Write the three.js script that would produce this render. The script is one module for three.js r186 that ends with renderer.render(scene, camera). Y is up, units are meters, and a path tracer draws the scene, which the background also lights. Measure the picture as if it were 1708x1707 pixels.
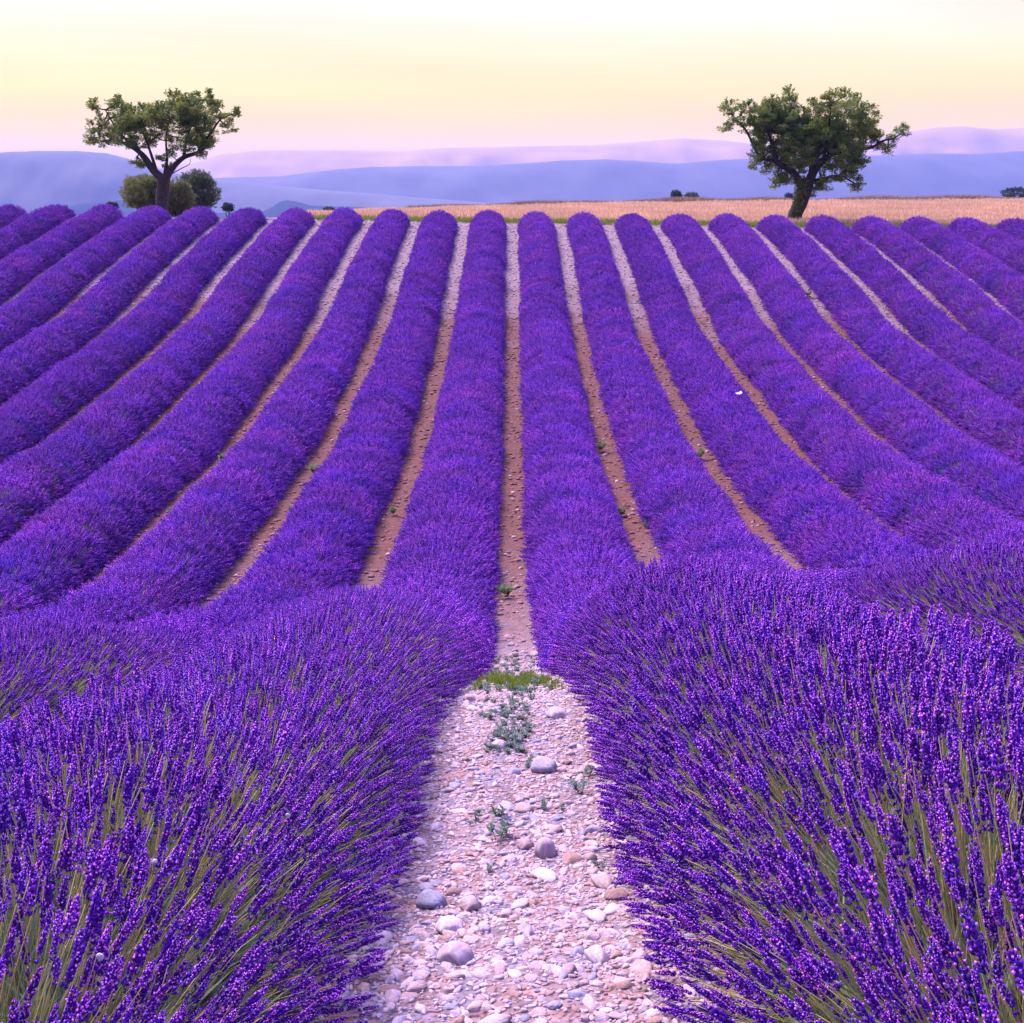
import * as THREE from 'three';
import { ImprovedNoise } from 'three/addons/math/ImprovedNoise.js';

// ---------------------------------------------------------------- camera, sky, sun, exposure
const F = 2100, CX = 854, CY = 853.5, PITCH = Math.atan((CY - 340) / F), EYE = 1.75;
const scene = new THREE.Scene();
const camera = new THREE.PerspectiveCamera(2 * Math.atan(CY / F) * 180 / Math.PI, 1024 / 1023, 0.1, 20000);
camera.position.set(0, EYE, 0);
camera.lookAt(0, EYE - Math.sin(PITCH), -Math.cos(PITCH));
const renderer = new THREE.WebGLRenderer({ antialias: true });
renderer.toneMapping = THREE.LinearToneMapping;
renderer.toneMappingExposure = 3.3;
renderer.shadowMap.enabled = true;

const SUN_AZ = -40 * Math.PI / 180, SUN_EL = 50 * Math.PI / 180;   // azimuth from straight ahead, left is negative
const sunDir = new THREE.Vector3(Math.sin(SUN_AZ) * Math.cos(SUN_EL), Math.sin(SUN_EL), -Math.cos(SUN_AZ) * Math.cos(SUN_EL));
const perlin = new ImprovedNoise();
const fbm = (x, y, z, o = 4) => { let s = 0, a = 0.5; for (let i = 0; i < o; i++) { s += a * perlin.noise(x, y, z); x *= 2.03; y *= 2.03; z *= 2.03; a *= 0.5; } return s; };
const clamp = (x, a, b) => Math.min(b, Math.max(a, x)), lerp = (a, b, t) => a + (b - a) * t, sstep = (a, b, x) => { const t = clamp((x - a) / (b - a), 0, 1); return t * t * (3 - 2 * t); };
function keys(list, x) {            // piecewise linear table [[x, v...], ...]
  if (x <= list[0][0]) return list[0].slice(1);
  for (let i = 1; i < list.length; i++) if (x <= list[i][0]) { const t = (x - list[i - 1][0]) / (list[i][0] - list[i - 1][0]); return list[i].slice(1).map((v, k) => lerp(list[i - 1][k + 1], v, t)); }
  return list[list.length - 1].slice(1);
}
{
  const W = 2048, H = 1024, data = new Float32Array(W * H * 4);
  // clear dusk air: warm glow at the horizon, cream above it, then pale violet and blue towards the zenith
  const ramp = [[-90, 0.20, 0.15, 0.22], [-3, 0.34, 0.24, 0.18], [0, 0.48, 0.295, 0.002], [3.3, 0.46, 0.318, 0.004], [4.6, 0.44, 0.333, 0.035], [6.5, 0.41, 0.34, 0.145], [8.5, 0.40, 0.355, 0.275], [14, 0.42, 0.39, 0.46],
    [24, 0.47, 0.44, 0.85], [40, 0.48, 0.45, 1.15], [65, 0.44, 0.42, 1.22], [90, 0.40, 0.39, 1.20]];
  const d = new THREE.Vector3();
  for (let r = 0; r < H; r++) {
    const up = ((r + 0.5) / H - 0.5) * Math.PI, el = up * 180 / Math.PI, c = keys(ramp, el);
    for (let q = 0; q < W; q++) {
      const az = ((q + 0.5) / W - 0.5) * 2 * Math.PI;
      d.set(Math.cos(az) * Math.cos(up), Math.sin(up), Math.sin(az) * Math.cos(up));
      const cs = d.dot(sunDir), glow = Math.exp((cs - 1) * 5), round = 0.86 + 0.16 * cs;
      const streak = el > -2 ? fbm(d.x * 2.2 + 7, el * 0.42 + d.x * 0.5, d.z * 2.2) * sstep(0, 3, el) * (1 - sstep(30, 60, el)) : 0;
      const o = (r * W + q) * 4, k = round * (1 + 0.06 * glow);
      data[o] = c[0] * k * (1 + 0.08 * streak + 0.03 * glow);
      data[o + 1] = c[1] * k * (1 + 0.22 * streak);
      data[o + 2] = c[2] * k * (1 + 0.6 * streak);
      data[o + 3] = 1;
    }
  }
  const sky = new THREE.DataTexture(data, W, H, THREE.RGBAFormat, THREE.FloatType);
  sky.mapping = THREE.EquirectangularReflectionMapping; sky.magFilter = THREE.LinearFilter; sky.needsUpdate = true;
  scene.background = sky; scene.environment = sky;
}
const sun = new THREE.DirectionalLight(new THREE.Color().setRGB(1, 0.78, 0.82), 4.2);
sun.name = 'sun'; sun.position.copy(sunDir).multiplyScalar(200); sun.castShadow = true; sun.shadow.radius = 40;
sun.shadow.mapSize.set(4096, 4096);
Object.assign(sun.shadow.camera, { left: -60, right: 60, top: 60, bottom: -60, near: 1, far: 500 });
scene.add(sun);
scene.fog = new THREE.FogExp2(new THREE.Color().setRGB(0.28, 0.39, 1.0), 0.00014);

// ---------------------------------------------------------------- helpers
function RNG(s) { return () => { s = (s + 0x6d2b79f5) | 0; let t = Math.imul(s ^ (s >>> 15), 1 | s); t = (t + Math.imul(t ^ (t >>> 7), 61 | t)) ^ t; return ((t ^ (t >>> 14)) >>> 0) / 4294967296; }; }
const V = (x, y, z) => new THREE.Vector3(x, y, z);
const sinP = Math.sin(PITCH), cosP = Math.cos(PITCH);
function ray(px, py) { const cx = (px - CX) / F, cy = (CY - py) / F; return V(cx, cy * cosP - sinP, -cosP - cy * sinP); }
function at(px, py, dist) { const r = ray(px, py); return r.multiplyScalar(dist / -r.z).add(camera.position); }
function pixel(p) { const x = p.x, y = p.y - EYE, z = p.z, zc = -(y * sinP) - z * cosP, yc = y * cosP - z * sinP; return [CX + F * x / zc, CY - F * yc / zc, zc]; }
const used = {};
function numbered(n) { used[n] = (used[n] ?? -1) + 1; return used[n] ? n + '_' + String(used[n]).padStart(3, '0') : n; }
function tag(o, label, category, group, kind) { if (label) o.userData.label = label; if (category) o.userData.category = category; if (group) o.userData.group = group; if (kind) o.userData.kind = kind; return o; }
function base(name, p = V(0, 0, 0)) { const g = new THREE.Group(); g.name = numbered(name); g.position.copy(p); scene.add(g); return g; }
function mesh(name, geo, mat, parent) {
  const m = new THREE.Mesh(geo, mat); m.castShadow = m.receiveShadow = true;
  m.name = parent && parent !== scene ? name : numbered(name); (parent ?? scene).add(m); return m;
}
function instances(name, geo, mat, parent, mats, cols) {
  const m = new THREE.InstancedMesh(geo, mat, mats.length); m.name = parent && parent !== scene ? name : numbered(name); m.castShadow = m.receiveShadow = true;
  mats.forEach((x, i) => m.setMatrixAt(i, x)); if (cols) cols.forEach((c, i) => m.setColorAt(i, c));
  m.userData.kind = 'stuff'; (parent ?? scene).add(m); return m;
}
const col = (r, g, b) => new THREE.Color().setRGB(r, g, b);
const UP = V(0, 1, 0), qt = new THREE.Quaternion(), qy = new THREE.Quaternion();
function place(p, dir, spin, sx, sy = sx, sz = sx) {   // matrix that turns +y to dir
  qt.setFromUnitVectors(UP, dir); qy.setFromAxisAngle(UP, spin);
  return new THREE.Matrix4().compose(p, qt.clone().multiply(qy), V(sx, sy, sz));
}
class Soup {                                       // triangles with colours and soft normals
  constructor() { this.p = []; this.n = []; this.c = []; }
  tri(a, b, c, na, nb, nc, k, kc = k) { for (const [v, n, q] of [[a, na, k], [b, nb, k], [c, nc, kc]]) { this.p.push(v.x, v.y, v.z); this.n.push(n.x, n.y, n.z); this.c.push(q[0], q[1], q[2]); } }
  octa(o, dir, len, w, k, ktip = k) {              // spindle from o along dir
    const a = V(-dir.y, dir.x, 0.3 * dir.z + 0.01).cross(dir).normalize(), b = a.clone().cross(dir).normalize();
    const mid = o.clone().addScaledVector(dir, len * 0.45), tip = o.clone().addScaledVector(dir, len);
    const ring = [a, b, a.clone().negate(), b.clone().negate()], nd = dir.clone().negate();
    for (let i = 0; i < 4; i++) {
      const u = ring[i], v = ring[(i + 1) % 4], pu = mid.clone().addScaledVector(u, w), pv = mid.clone().addScaledVector(v, w);
      this.tri(o, pu, pv, nd, u, v, k); this.tri(pv, pu, tip, v, u, dir, k, ktip);
    }
  }
  quad(o, dir, side, len, w, k) {                  // leaf: diamond
    const n = side.clone().cross(dir).normalize(), m = o.clone().addScaledVector(dir, len * 0.45), t = o.clone().addScaledVector(dir, len);
    const l = m.clone().addScaledVector(side, w), r = m.clone().addScaledVector(side, -w);
    this.tri(o, l, t, n, n, n, k); this.tri(o, t, r, n, n, n, k);
  }
  stick(a, b, ra, rb, k, kb = k, sides = 3) {
    const d = b.clone().sub(a).normalize(), u = Math.abs(d.y) < 0.9 ? V(0, 1, 0).cross(d).normalize() : V(1, 0, 0).cross(d).normalize(), v = d.clone().cross(u);
    for (let i = 0; i < sides; i++) {
      const t0 = i / sides * 6.2832, t1 = (i + 1) / sides * 6.2832, n0 = u.clone().multiplyScalar(Math.cos(t0)).addScaledVector(v, Math.sin(t0)), n1 = u.clone().multiplyScalar(Math.cos(t1)).addScaledVector(v, Math.sin(t1));
      const a0 = a.clone().addScaledVector(n0, ra), a1 = a.clone().addScaledVector(n1, ra), b0 = b.clone().addScaledVector(n0, rb), b1 = b.clone().addScaledVector(n1, rb);
      this.tri(a0, a1, b0, n0, n1, n0, k, kb); this.tri(a1, b1, b0, n1, n1, n0, kb, kb);
    }
  }
  build() {
    const g = new THREE.BufferGeometry();
    g.setAttribute('position', new THREE.Float32BufferAttribute(this.p, 3)); g.setAttribute('normal', new THREE.Float32BufferAttribute(this.n, 3)); g.setAttribute('color', new THREE.Float32BufferAttribute(this.c, 3));
    return g;
  }
}
function sheet(nu, nv, at, color) {                 // grid surface; at(i, j) -> point, color(i, j) -> rgb, uv in metres from x and z
  const p = [], u = [], c = [], idx = [];
  for (let j = 0; j <= nv; j++) for (let i = 0; i <= nu; i++) { const q = at(i, j); p.push(q.x, q.y, q.z); u.push(q.x, -q.z); if (color) c.push(...color(q, i, j)); }
  for (let j = 0; j < nv; j++) for (let i = 0; i < nu; i++) { const a = j * (nu + 1) + i, b = a + 1, e = a + nu + 1, f = e + 1; idx.push(a, b, e, b, f, e); }
  const g = new THREE.BufferGeometry();
  g.setAttribute('position', new THREE.Float32BufferAttribute(p, 3)); g.setAttribute('uv', new THREE.Float32BufferAttribute(u, 2)); if (color) g.setAttribute('color', new THREE.Float32BufferAttribute(c, 3));
  g.setIndex(idx); g.computeVertexNormals(); return g;
}
function texture(size, f, repeat, srgb) {
  const d = new Uint8Array(size * size * 4);
  for (let y = 0; y < size; y++) for (let x = 0; x < size; x++) { const v = f(x / size, y / size), o = (y * size + x) * 4; for (let k = 0; k < 3; k++) d[o + k] = clamp(Math.round((Array.isArray(v) ? v[k] : v) * 255), 0, 255); d[o + 3] = 255; }
  const t = new THREE.DataTexture(d, size, size); t.wrapS = t.wrapT = THREE.RepeatWrapping; t.magFilter = THREE.LinearFilter; t.repeat.set(repeat, repeat); if (srgb) t.colorSpace = THREE.SRGBColorSpace; t.needsUpdate = true; return t;
}
const hash2 = (x, y, z) => { let h = Math.imul(x, 374761393) ^ Math.imul(y, 668265263) ^ Math.imul(Math.floor(z * 97) + 7, 2147483647 - 362437); h = Math.imul(h ^ (h >>> 13), 1274126177); return ((h ^ (h >>> 16)) >>> 0) / 4294967296; };
const wrapNoise = (u, v, n, z) => {                // periodic value noise on the unit square, about -1 to 1
  const x = u * n, y = v * n, ix = Math.floor(x), iy = Math.floor(y), fx = x - ix, fy = y - iy, sx = fx * fx * (3 - 2 * fx), sy = fy * fy * (3 - 2 * fy), g = (a, b) => hash2((a + n) % n, (b + n) % n, z);
  return lerp(lerp(g(ix, iy), g(ix + 1, iy), sx), lerp(g(ix, iy + 1), g(ix + 1, iy + 1), sx), sy) * 2 - 1;
};

// ---------------------------------------------------------------- terrain
const PITCH_M = 1.8;                               // metres between rows
const prof = [[-8, 1.35], [-3, 1.45], [0.5, 1.60]];   // [distance, drop below the eye] of the ground on the middle path
for (const [y, p] of [[1700, 1350], [1500, 1000], [1300, 735], [1200, 605], [1152, 490], [1128, 385], [1040, 268], [950, 225], [800, 170], [680, 138], [560, 110.5], [470, 96.5], [375, 78.5]]) {
  const zc = F * PITCH_M / p, cy = (CY - y) / F; prof.push([zc * (cosP + cy * sinP), zc * (sinP - cy * cosP)]);
}
const END = prof[prof.length - 1][0];              // where the rows end, on the crest
prof.push([END + 1.5, prof[prof.length - 1][1] - 0.10]);
const slope = prof.map((q, i) => {
  if (!i || i === prof.length - 1) return 0;
  const s0 = (q[1] - prof[i - 1][1]) / (q[0] - prof[i - 1][0]), s1 = (prof[i + 1][1] - q[1]) / (prof[i + 1][0] - q[0]); return s0 * s1 <= 0 ? 0 : 2 * s0 * s1 / (s0 + s1);
});
function drop(d) {
  if (d <= prof[0][0]) return prof[0][1];
  for (let i = 1; i < prof.length; i++) if (d <= prof[i][0]) {
    const h = prof[i][0] - prof[i - 1][0], t = (d - prof[i - 1][0]) / h, t2 = t * t, t3 = t2 * t;
    return (2 * t3 - 3 * t2 + 1) * prof[i - 1][1] + (t3 - 2 * t2 + t) * h * slope[i - 1] + (-2 * t3 + 3 * t2) * prof[i][1] + (t3 - t2) * h * slope[i];
  }
  return prof[prof.length - 1][1];
}
const tilt = (d) => keys([[0, 0.06], [6, 0.085], [9, 0.07], [20, 0], [34, -0.018], [48, -0.0155], [60, -0.0155]], d)[0];
const EDGE = 118;                                  // far edge of the stubble field
function ground(x, d) {
  const xs = 24 * Math.tanh(x / 24), crest = drop(Math.min(d, END + 1.5)) - tilt(d) * xs;
  let y = EYE - crest;
  if (d > END + 1.5) {
    const px = CX + x / Math.max(d, 60) * F, yp = keys([[-2000, 470], [0, 420], [400, 378], [560, 357], [620, 352], [800, 346], [1000, 341], [1300, 337], [1708, 334], [3000, 332]], px)[0];
    const far = EYE - (yp - 340) / F * EDGE, t = clamp((d - END - 1.5) / (EDGE - END - 1.5), 0, 1);
    y = lerp(y, far, t) + 0.05 * perlin.noise(x * 0.2, d * 0.2, 3) * sstep(0, 0.1, t);
    if (d > EDGE) y -= Math.min(50, (d - EDGE) * 0.11) + 0.6 * sstep(0, 8, d - EDGE);
  }
  return y + 0.02 * perlin.noise(x * 0.9, d * 0.9, 1.5);
}
function groundHit(px, py) { const r = ray(px, py); for (let t = 1; t < 400; t += 0.01) { const p = V(r.x * t, EYE + r.y * t, r.z * t); if (p.y < pathTop(p.x, -p.z)) return p; } return null; }
const pathTop = (x, d) => ground(x, d) + 0.022 + 0.012 * fbm(x * 3, d * 3, 5, 3) + 0.006 * perlin.noise(x * 17, d * 17, 2);

const soilTex = texture(512, (x, y) => { const n = 0.5 + 0.28 * wrapNoise(x, y, 40, 0) + 0.22 * wrapNoise(x, y, 110, 4) + 0.15 * wrapNoise(x, y, 14, 9), q = clamp(n, 0, 1), w = 0.08 * wrapNoise(x, y, 26, 30); return [0.72 + 0.3 * (q - 0.4) + w, 0.72 + 0.36 * (q - 0.4), 0.72 + 0.4 * (q - 0.4) - w]; }, 0.7, true);
const soilBump = texture(512, (x, y) => 0.5 + 0.3 * wrapNoise(x, y, 60, 0) + 0.3 * wrapNoise(x, y, 130, 4), 0.7);
const soilMat = new THREE.MeshStandardMaterial({ name: 'soil', vertexColors: true, roughness: 0.95, map: soilTex, bumpMap: soilBump, bumpScale: 0.03 });
function soilColor(q) {                            // red earth in the hollow, pale limestone on the crest and near the camera, straw beyond, woods and fields in the valley
  const x = q.x, d = -q.z, n = fbm(x * 0.5, d * 0.5, 8, 4), n2 = fbm(x * 2.1, d * 2.1, 18, 3);
  const pale = [0.29, 0.195, 0.215], red = [0.145, 0.034, 0.021], straw = [0.50, 0.29, 0.17];
  let t = Math.max(sstep(33, 41, d + 7 * n + 3 * n2), 1 - sstep(8.5, 19, d + 5 * n + 2 * n2)); t = clamp(t * (1 + 0.25 * n2), 0, 1);
  let c = red.map((v, i) => lerp(v, pale[i], t));
  if (d > END + 0.5) { const s = sstep(END + 0.5, END + 2, d + n * 2); c = c.map((v, i) => lerp(v, straw[i], s)); }
  if (d > EDGE + 3) { const f = fbm(x * 0.006, d * 0.006, 2, 3); c = f > 0.05 ? [0.05, 0.055, 0.03] : f > -0.1 ? [0.09, 0.075, 0.04] : [0.025, 0.035, 0.025]; }
  const k = 1 + 0.25 * n2; return c.map((v) => clamp(v * k, 0, 0.95));
}
{
  const xs = [], ds = [];
  for (let x = -27; x <= 27.01; x += 0.3) xs.push(x);
  for (let s = 1; s <= 26; s++) { const w = 27 + 0.6 * (Math.pow(1.36, s) - 1) / 0.36 * 1.6; xs.push(w); xs.unshift(-w); }
  for (let d = -8; d <= 62; d += 0.25) ds.push(d);
  for (let s = 1, d = 62; d < 5200; s++) { d += 0.4 * Math.pow(1.075, s); ds.push(d); }
  tag(mesh('ground', sheet(xs.length - 1, ds.length - 1, (i, j) => V(xs[i], ground(xs[i], ds[j]), -ds[j]), soilColor), soilMat), null, null, null, 'structure');
}

// ---------------------------------------------------------------- hills in the haze
{
  const hillMat = (r, g, b) => new THREE.MeshStandardMaterial({ name: 'wooded_slope', color: col(r, g, b), roughness: 1, vertexColors: true });
  const lowMat = new THREE.MeshPhysicalMaterial({ name: 'wooded_slope', color: col(0.02, 0.028, 0.022), roughness: 1, vertexColors: true });
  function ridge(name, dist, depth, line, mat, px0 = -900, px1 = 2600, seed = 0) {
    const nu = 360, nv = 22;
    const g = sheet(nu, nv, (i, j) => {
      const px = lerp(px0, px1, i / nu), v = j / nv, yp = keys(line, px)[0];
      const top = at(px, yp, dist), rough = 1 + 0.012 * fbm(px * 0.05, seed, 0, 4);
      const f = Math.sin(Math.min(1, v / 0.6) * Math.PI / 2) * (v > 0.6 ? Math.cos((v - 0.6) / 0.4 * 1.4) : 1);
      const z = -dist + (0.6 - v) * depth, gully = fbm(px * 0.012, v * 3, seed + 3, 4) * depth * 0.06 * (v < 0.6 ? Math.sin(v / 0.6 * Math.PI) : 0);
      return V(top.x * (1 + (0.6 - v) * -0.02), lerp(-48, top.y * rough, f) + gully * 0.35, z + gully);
    }, (q, i, j) => { const f = fbm(q.x * 0.006, q.y * 0.03, seed + q.z * 0.004, 4), low = 1 - j / nv / 0.6; const field = f > 0.12 - 0.25 * low && low > 0.25; const k = (field ? 1.12 : 1) * (1 + 0.25 * f); return [k, k, k]; });  // paler field patches low down, also painting in the valley haze at the foot
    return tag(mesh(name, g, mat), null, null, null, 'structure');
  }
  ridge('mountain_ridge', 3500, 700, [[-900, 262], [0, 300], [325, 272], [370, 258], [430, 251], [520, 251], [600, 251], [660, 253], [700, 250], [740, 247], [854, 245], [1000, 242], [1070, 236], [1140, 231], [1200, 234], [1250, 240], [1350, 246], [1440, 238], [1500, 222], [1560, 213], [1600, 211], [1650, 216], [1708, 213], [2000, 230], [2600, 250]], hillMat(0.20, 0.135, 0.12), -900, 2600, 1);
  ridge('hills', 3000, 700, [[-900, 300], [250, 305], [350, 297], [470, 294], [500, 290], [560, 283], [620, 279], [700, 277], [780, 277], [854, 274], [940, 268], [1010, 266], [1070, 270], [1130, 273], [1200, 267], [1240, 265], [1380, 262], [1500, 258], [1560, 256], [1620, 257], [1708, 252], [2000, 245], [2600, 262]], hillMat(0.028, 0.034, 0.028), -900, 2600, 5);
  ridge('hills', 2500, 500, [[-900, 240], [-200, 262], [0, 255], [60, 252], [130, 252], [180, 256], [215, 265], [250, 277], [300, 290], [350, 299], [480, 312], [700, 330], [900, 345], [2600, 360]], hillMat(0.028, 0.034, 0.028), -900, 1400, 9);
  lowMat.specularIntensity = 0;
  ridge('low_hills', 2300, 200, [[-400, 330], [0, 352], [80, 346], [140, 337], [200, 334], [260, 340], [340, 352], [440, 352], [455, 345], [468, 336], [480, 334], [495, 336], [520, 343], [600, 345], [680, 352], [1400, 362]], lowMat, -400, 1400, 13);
}

// ---------------------------------------------------------------- lavender
const lavMat = new THREE.MeshPhysicalMaterial({ name: 'lavender_flower', vertexColors: true, roughness: 0.8, transmission: 0.3, thickness: 0, specularIntensity: 0.15 });
const stemMat = new THREE.MeshStandardMaterial({ name: 'lavender_stem', vertexColors: true, roughness: 0.8 });
const leafMat = new THREE.MeshPhysicalMaterial({ name: 'lavender_leaf', vertexColors: true, roughness: 0.9, transmission: 0.3, thickness: 0 });
const moundMat = new THREE.MeshPhysicalMaterial({ name: 'lavender_foliage', color: col(0.13, 0.16, 0.11), roughness: 1, specularIntensity: 0 });
const CAL = [0.098, 0.0105, 0.37], COR = [0.72, 0.24, 0.88];
function headInto(s, rnd, o, dir, L, whorls, per, open, w = 1, tone = 1) {   // a flower head: whorls of calyces with open corollas
  const a = Math.abs(dir.y) < 0.95 ? V(0, 1, 0).cross(dir).normalize() : V(1, 0, 0).cross(dir).normalize(), b = dir.clone().cross(a);
  for (let k = 0; k < whorls; k++) {
    const t = whorls > 1 ? k / (whorls - 1) : 0.5, gap = k === 0 ? -0.10 : 0, c0 = o.clone().addScaledVector(dir, L * (t * 0.84 + gap)), rr = (0.45 + 0.55 * Math.sin((0.2 + t * 0.74) * Math.PI)) * L * 0.10 * w, wt = 0.8 + rnd() * 0.4;
    for (let i = 0; i < per; i++) {
      const c = c0.clone().addScaledVector(dir, (rnd() - 0.5) * 0.11 * L);
      const th = (i + rnd() * 0.9 + k * 0.5) / per * 6.2832, out = a.clone().multiplyScalar(Math.cos(th)).addScaledVector(b, Math.sin(th));
      const dd = dir.clone().multiplyScalar(0.95 + 0.7 * t).addScaledVector(out, 0.85).normalize(), q = tone * wt * (0.7 + rnd() * 0.5), hue = rnd() - 0.5;
      s.octa(c.clone().addScaledVector(out, rr * 0.3), dd, rr * (1 + 0.5 * rnd()) + L * 0.05, rr * (0.34 + 0.17 * rnd()), [CAL[0] * (q + hue * 0.4), CAL[1] * q, CAL[2] * Math.min(1, q - hue * 0.2)]);
      if (rnd() < open * (0.55 + 0.9 * t)) { const k2 = 0.75 + rnd() * 0.5, kc = [Math.min(0.95, COR[0] * k2 * (1 + hue * 0.4)), COR[1] * k2, COR[2] * Math.min(k2, 1)]; s.octa(c.clone().addScaledVector(out, rr * 1.0).addScaledVector(dir, L * 0.05), dd.clone().add(V(rnd() - 0.5, rnd() - 0.5, rnd() - 0.5)).normalize(), rr * 0.8, rr * (0.28 + 0.2 * rnd()), kc); }
    }
  }
}
const headGeos = [0, 1, 2, 3, 4, 5].map((i) => { const s = new Soup(), rnd = RNG(100 + i); headInto(s, rnd, V(0, 0, 0), UP, 1, 7 + i % 3, 7, [0.55, 0.45, 0.65, 0.22, 0.5, 0.35][i], 0.95 + 0.1 * (i % 2)); return s.build(); });
const stemShape = (() => { const s = new Soup(); let p = V(0, 0, 0); for (let i = 1; i <= 4; i++) { const t = i / 4, q = V(0.07 * Math.sin(t * 3), t, 0.05 * Math.sin(t * 2.6)); s.stick(p, q, 0.0032, 0.0028, [0.75, 0.75, 0.75], [1, 1, 1]); p = q; } return s.build(); })();
const tuftGeos = [0, 1, 2, 3].map((v) => {
  const s = new Soup(), rnd = RNG(300 + v);
  for (let i = 0; i < 17; i++) {
    const r = 0.095 * Math.sqrt(rnd()), th = rnd() * 6.28, b = V(r * Math.cos(th), 0, r * Math.sin(th)), dir = V(b.x * 3.2 + (rnd() - 0.5) * 0.5, 1, b.z * 3.2 + (rnd() - 0.5) * 0.5).normalize();
    const h = 0.05 + rnd() * 0.10, L = 0.07 + rnd() * 0.04, o = b.clone().addScaledVector(dir, h);
    s.stick(b, o, 0.0016, 0.0014, [0.075, 0.075, 0.075]);
    headInto(s, rnd, o, dir, L, 6, 5, [0.12, 0.3, 0.6][i % 3], 1.05, 0.75 + 0.65 * rnd());
  }
  return s.build();
});
const bladeGeo = (() => { const s = new Soup(), rnd = RNG(17); for (let i = 0; i < 9; i++) { const th = rnd() * 6.28, d = V(Math.cos(th) * 0.5, 1, Math.sin(th) * 0.5).normalize(), g = 0.7 + rnd() * 0.6; s.quad(V((rnd() - 0.5) * 0.04, 0, (rnd() - 0.5) * 0.04), d, V(-Math.sin(th), 0, Math.cos(th)), 0.08 + 0.05 * rnd(), 0.003, [0.20 * g, 0.26 * g, 0.13 * g]); } return s.build(); })();

const rowX = (k, d) => (k + 0.5) * PITCH_M + 0.03 * perlin.noise(d * 0.35, k * 3.7, 0.5);
function rowSize(k, d) {
  const n = perlin.noise(d * 1.15, k * 5.1, 2.5), m = perlin.noise(d * 0.4, k * 2.3, 7.5);
  let a = keys([[0, 0.56], [6.5, 0.58], [10, 0.66], [15, 0.70], [27, 0.69], [40, 0.66], [50, 0.65]], d)[0] * (1 + 0.08 * n + 0.04 * m), b = keys([[0, 0.74], [4, 0.71], [6, 0.62], [9, 0.62], [16, 0.60], [36, 0.57], [48, 0.58]], d)[0] * (1 + 0.075 * n + 0.05 * m);
  if (k === -2 && d < 9) b -= 0.08;
  if (k === 0 && d < 8) b += 0.04 * sstep(8, 5, d); 
  const e = END - 0.1 + 0.25 * perlin.noise(k * 1.7, 4, 9) - d, s = e <= 0 ? 0 : e < 0.6 ? Math.sqrt(1 - (1 - e / 0.6) ** 2) : 1;
  return [a * (0.25 + 0.75 * s), b * s, s];
}
const ORD = ['first', 'second', 'third', 'fourth', 'fifth', 'sixth', 'seventh', 'eighth', 'ninth', 'tenth', 'eleventh', 'twelfth', 'thirteenth'];
const rowStart = (k) => { const x = Math.abs((k + 0.5) * PITCH_M) - 0.9; return x < 0.1 ? 0.5 : Math.max(0.8, x / 0.435 - 1.6); };
const NEAR = 8.5;
function foliage(parent, k, d0, d1, shrink) {
  const nu = 12, nv = Math.ceil((d1 - d0) / 0.2);
  const g = sheet(nu, nv, (i, j) => {
    const d = lerp(d0, d1, j / nv), [a, b] = rowSize(k, d), ph = lerp(-1.75, 1.75, i / nu), x0 = rowX(k, d), n = 1 + 0.06 * perlin.noise(d * 4, ph * 3, k);
    const x = x0 + Math.max(0.02, a - shrink) * n * Math.sin(ph), y = ground(x0, d) + Math.max(0.0, b - shrink) * n * Math.max(-0.08, Math.cos(ph));
    return V(x, y, -d);
  });
  return mesh('foliage', g, moundMat, parent);
}
const parted = [];                                 // near spikes that become parts
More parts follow.
